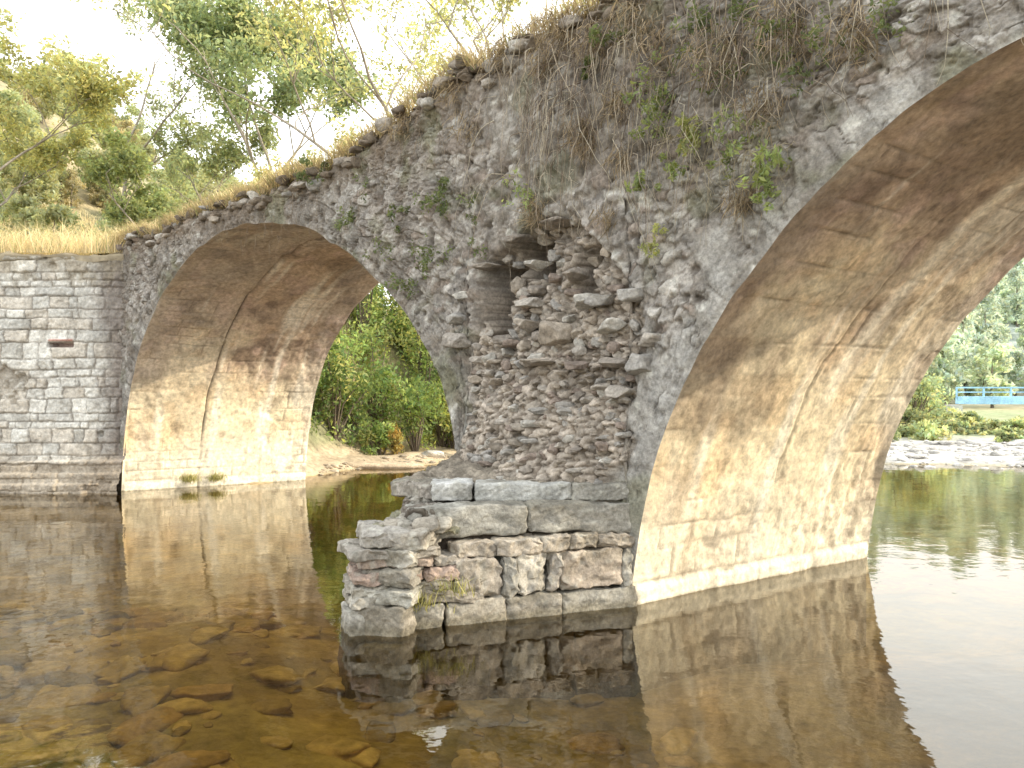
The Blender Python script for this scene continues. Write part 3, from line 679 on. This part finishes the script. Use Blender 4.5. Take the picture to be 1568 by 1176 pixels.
scatter('hillside_woodland',pts,pr)
pts=[]
for k in range(190):
    y=r.uniform(75,230);x=r.uniform(.42,.78)*y;pts.append((x,y,r.uniform(.6,1.0)))
scatter('distant_woodland',pts,pf_hazy)
spots=[]
for k in range(30):
    x=r.uniform(-16,-8);y=r.uniform(18.5,25);rx=r.uniform(.5,1.0);spots.append((x,y,zt(x,y)-.1,rx,rx*1.1))
shrub_mass('hillside_scrub',spots,.06,[(.38,.36,.22),(.30,.31,.18),(.46,.41,.27)],36,.8)
p=B(3.0,.9,4.5);shrub_mass('deck_bush',[(p[0],p[1],4.45,.32,.42)],.06,[(.46,.56,.12),(.40,.50,.10)],37,3.0)
def grass(name,P,hmin,hmax,col,seed,wd=.006,droop=.3,dirb=(0,0,0)):
    g=np.random.default_rng(seed);n=len(P)
    h=g.uniform(hmin,hmax,n);a=g.random(n)*6.28
    side=np.stack([np.cos(a),np.sin(a),0*a],1)*wd*(.6+.8*g.random(n))[:,None]
    ln=g.normal(size=(n,3))*droop;ln[:,2]=0;ln+=np.array(dirb)
    m=P+np.stack([0*h,0*h,h*.55],1)+ln*h[:,None]*.3
    t=P+np.stack([0*h,0*h,h*(1-.3*np.hypot(ln[:,0],ln[:,1]))],1)+ln*h[:,None]
    V=np.stack([P-side,P+side,m+side*.7,m-side*.7,m-side*.7,m+side*.7,t+side*.15,t-side*.15],1).reshape(-1,3)
    f=np.arange(8*n).reshape(-1,4)
    c=np.array(col)*(g.uniform(.6,1.35,(n,1)));gr=(g.random((n,1))<.08);c=np.where(gr,np.array([.32,.35,.17])*g.uniform(.7,1.2,(n,1)),c)
    return make_mesh(name,V,f,M_grass,np.repeat(c,8,0),False)
g=np.random.default_rng(3)
n=42000;s=g.uniform(-2,8.2,n);w=g.uniform(.05,3.3,n)**1.0
dens=fbm(s*1.6,w*1.6,3,5);keep=(dens+.5*g.random(n)-.1>0);s=s[keep];w=w[keep]
P=B(s,w,top(s)-.02);o=grass('deck_dry_grass',P,.08,.40,(.74,.63,.43),4,droop=.5)
n=15000;x=g.uniform(-14,-6.6,n);y=g.uniform(14.5,17.8,n);k=fbm(x*1.3,y*1.3,3,6)+.6*g.random(n)>.1;x=x[k];y=y[k];P=np.stack([x,y,4.25+.15*(y-14.5).clip(0,1)],1)
grass('wall_top_dry_grass',P,.10,.7,(.70,.60,.41),5,droop=.5)
n=52000;y=g.uniform(17,45,n);x=-g.uniform(.2,.66,n)*y;k=(x<-7.2)|(y>24);x=x[k];y=y[k];P=np.stack([x,y,land(x,y)],1)
grass('hillside_dry_grass',P,.25,.8,(.68,.59,.41),6,.014)
n=6200;s=g.uniform(-.4,12,n);P=B(s,g.uniform(-.04,.15,n),np.interp(s,s_all,to)-g.random(n)*.08)
grass('edge_grass_fringe',P,.06,.28,(.44,.36,.24),8,.005,.7,(-.5,-.35,0))
tf=[]
for (x,y) in [(-6.0,15.15),(-5.6,15.4)]:
    tf.append(np.array([x,y,.12])+g.normal(size=(260,3))*np.array([.12,.05,.02]))
tf.append(np.array([-.75,5.98,.16])+g.normal(size=(160,3))*np.array([.1,.05,.02]))
tf.append(np.array([-.45,6.02,.25])+g.normal(size=(60,3))*np.array([.1,.03,.02]))
grass('ledge_grass_tufts',np.vstack(tf),.06,.2,(.38,.36,.16),9,.004,.6)
iv=Batch();ivy=empty('facade_climbing_plants')
def cl(x,y,rpx,n,size,col,out=.14,sd=0):
    s,z=img_sz(x,y);c=B(s,-out,z);Yd=c[1];r_=rpx/F*Yd
    gg_=np.random.default_rng(int(x*7+y))
    k=max(4,n//16)
    for q in ball(c,(r_,r_*.6,r_),k,gg_):
        leaves(iv,ball(q,(r_*.3,r_*.3,r_*.34),n//k,gg_),size,np.array(col)*gg_.uniform(.7,1.3),.22,gg_)
lg_=(.29,.34,.16);dg=(.16,.19,.10);yg=(.38,.40,.19)
for a in [(1010,150,40,230,.024,lg_),(1015,195,32,200,.024,lg_),(1080,215,34,280,.026,yg),(1060,250,28,130,.024,lg_),(1150,200,42,180,.022,lg_),(1195,265,38,280,.026,lg_),(1190,300,26,120,.024,lg_),(1215,55,40,180,.022,dg),(1115,115,46,140,.02,dg),(1020,372,28,140,.022,yg),(1090,20,45,180,.022,dg),(1005,285,28,130,.024,lg_),(820,295,34,180,.02,lg_),(1240,110,40,120,.02,dg),(1130,250,30,110,.022,lg_),(950,60,30,120,.026,dg),
    (680,310,34,260,.022,dg),(690,285,24,140,.022,dg),(640,440,28,170,.022,dg),(540,340,28,170,.024,dg),(625,330,22,120,.024,dg),(690,405,28,160,.02,dg),(660,380,34,200,.02,dg),(915,115,12,60,.03,dg),(920,90,12,40,.03,dg),(750,385,20,100,.018,dg),(490,255,26,180,.03,dg),(600,390,30,110,.02,dg),(1300,60,48,160,.02,dg),(1160,30,38,130,.022,dg),(560,300,26,90,.02,dg),(740,330,28,90,.02,dg),(1380,40,48,150,.02,dg),(1060,90,40,110,.02,dg)]:
    cl(*a)
iv.build('leaves',M_leaf,False,ivy)
vb=Batch();gv=random.Random(9)
def vine(s,z,L,out,drift,rad,col):
    pts=[];n=9
    for i in range(n):
        t=i/(n-1)
        pts.append(B(s+drift*t+gv.gauss(0,.018),-.05-out*math.sin(min(1,t*1.5)*1.57)*(1-.3*t),z+.10*math.sin(t*3.14)*(t<.5)-L*t**1.3+gv.gauss(0,.012)))
    tube(vb,pts,np.linspace(rad,rad*.35,n),col,4)
    return pts
vc=[(.38,.32,.24),(.24,.19,.14),(.46,.41,.32),(.17,.13,.10),(.34,.29,.23)]
for k in range(280):
    s=gv.choice([gv.uniform(9.6,11.3),gv.uniform(11,14.2),gv.uniform(11.2,12.8),gv.uniform(10.2,10.9)]);z=5.15-gv.random()*.9 if gv.random()<.6 else gv.uniform(3.6,4.8)
    if z<float(botf(np.array([s]))[0])+.5: z=4.8
    L_=gv.uniform(.3,1.3)
    if s>12.3: L_=min(L_,z-3.5) if z>3.9 else .3
    pp=vine(s,z,L_,gv.uniform(.03,.28),gv.gauss(0,.26),gv.uniform(.0025,.0055),gv.choice(vc))
    if gv.random()<.5:
        q=pp[4];tube(vb,[q,q+np.array([gv.gauss(0,.05),-.04,-.06]),q+np.array([gv.gauss(0,.12),-.05,-.22])],[.0025,.002,.001],gv.choice(vc),4)
for k in range(90):
    s=gv.uniform(4,10);z=float(top(s))-gv.random()*.8;vine(s,z,gv.uniform(.15,.5),.06,gv.gauss(0,.12),.003,(.24,.19,.14))
for (x,y) in [(1010,150),(1080,225),(1150,190),(1195,265),(1130,280),(1060,240)]:
    s,z=img_sz(x,y)
    for j in range(10): vine(s+gv.gauss(0,.08),z+.15,gv.uniform(.25,.75),gv.uniform(.08,.25),gv.gauss(0,.2),.003,(.34,.29,.20))
vb.build('stems',M_bark,True,ivy)
db=Batch()
for (x,y,rp_,n) in [(870,45,55,700),(930,60,50,600),(840,90,35,300),(985,20,55,500),(905,190,40,250),(960,150,50,350),(1020,60,60,400),(830,320,30,300),(905,215,35,250),(960,240,30,200),(700,130,40,300),(780,80,45,400),(940,330,30,150),(1120,80,70,600),(1230,40,80,800),(1330,50,70,600),(1180,160,50,300),(620,190,30,250),(1140,300,35,250),(730,190,40,180)]:
    s,z=img_sz(x,y);c=B(s,-.04,z);rr=rp_/F*c[1]
    Pp=ball(c,(rr,rr*.35,rr*.8),n,g);gd=g.normal(size=(n,3))*.45+np.array([-.2,-.2,-.8]);gd/=np.linalg.norm(gd,axis=1)[:,None];L=g.uniform(.05,.18,n)[:,None]
    sd=g.normal(size=(n,3))*.0022
    V=np.stack([Pp-sd,Pp+sd,Pp+gd*L+sd*.3,Pp+gd*L-sd*.3],1).reshape(-1,3)
    db.add(V,np.arange(4*n).reshape(-1,4),np.repeat(np.array([.30,.24,.17])*g.uniform(.4,1.7,(n,1)),4,0))
db.build('dry_twigs',M_grass,False,ivy)
# ------------------------------------------------------------ distant blue bridge
bb=Batch();x0,x1,yb=24.5,60,45
def bx(c,h,col): block(bb,c,h,np.eye(3),col,c[0],0.0,30)
blue=(.30,.50,.70)
bx(((x0+x1)/2,yb,1.45),((x1-x0)/2,.15,.22),blue);bx(((x0+x1)/2,yb,2.15),((x1-x0)/2,.05,.04),blue);bx(((x0+x1)/2,yb,1.9),((x1-x0)/2,.03,.03),blue)
for xx in np.arange(x0,x1,1.5): bx((xx,yb,1.9),(.04,.04,.25),blue)
for xx in np.arange(x0,x1,9): bx((xx,yb+.4,.2),(.3,.5,1.0),(.4,.4,.38))
bb.build('blue_footbridge',M_wall,False)
# ------------------------------------------------------------ LIGHT / WORLD / CAMERA
el=math.radians(25);az=math.radians(90)
w=bpy.data.worlds.new('World');scene.world=w;w.use_nodes=True;nt=w.node_tree;bg=nt.nodes['Background']
sky=nt.nodes.new('ShaderNodeTexSky');sky.sky_type='NISHITA';sky.sun_disc=False;sky.sun_elevation=el;sky.sun_rotation=az;sky.dust_density=5;sky.air_density=1.2
tc=nt.nodes.new('ShaderNodeTexCoord');nz=nt.nodes.new('ShaderNodeTexNoise');nz.inputs['Scale'].default_value=2.2;nz.inputs['Detail'].default_value=6
nt.links.new(tc.outputs['Generated'],nz.inputs['Vector'])
mr=nt.nodes.new('ShaderNodeMapRange');mr.inputs[1].default_value=.35;mr.inputs[2].default_value=.62;mr.inputs[3].default_value=.8;mr.inputs[4].default_value=1.0;nt.links.new(nz.outputs['Fac'],mr.inputs[0])
mx=nt.nodes.new('ShaderNodeMix');mx.data_type='RGBA';nt.links.new(mr.outputs[0],mx.inputs[0]);nt.links.new(sky.outputs[0],mx.inputs[6]);mx.inputs[7].default_value=(16.4,16.8,16.8,1)
nt.links.new(mx.outputs[2],bg.inputs[0]);bg.inputs[1].default_value=.15
sd=bpy.data.lights.new('sun','SUN');sd.energy=5;sd.angle=math.radians(.5);sd.color=(1,.88,.68)
so=bpy.data.objects.new('sun',sd);scene.collection.objects.link(so)
dirv=Vector((-math.cos(el)*math.sin(az),-math.cos(el)*math.cos(az),-math.sin(el)));so.rotation_euler=dirv.to_track_quat('-Z','Y').to_euler()
cam=bpy.data.cameras.new('camera');co=bpy.data.objects.new('camera',cam);scene.collection.objects.link(co)
co.location=(0,0,CAMH);co.rotation_euler=(math.radians(90.825),0,0);cam.lens=F/1568*36;cam.sensor_width=36;cam.clip_end=2000;cam.clip_start=.05
scene.camera=co
scene.view_settings.view_transform='Standard';scene.view_settings.look='None';scene.view_settings.exposure=0
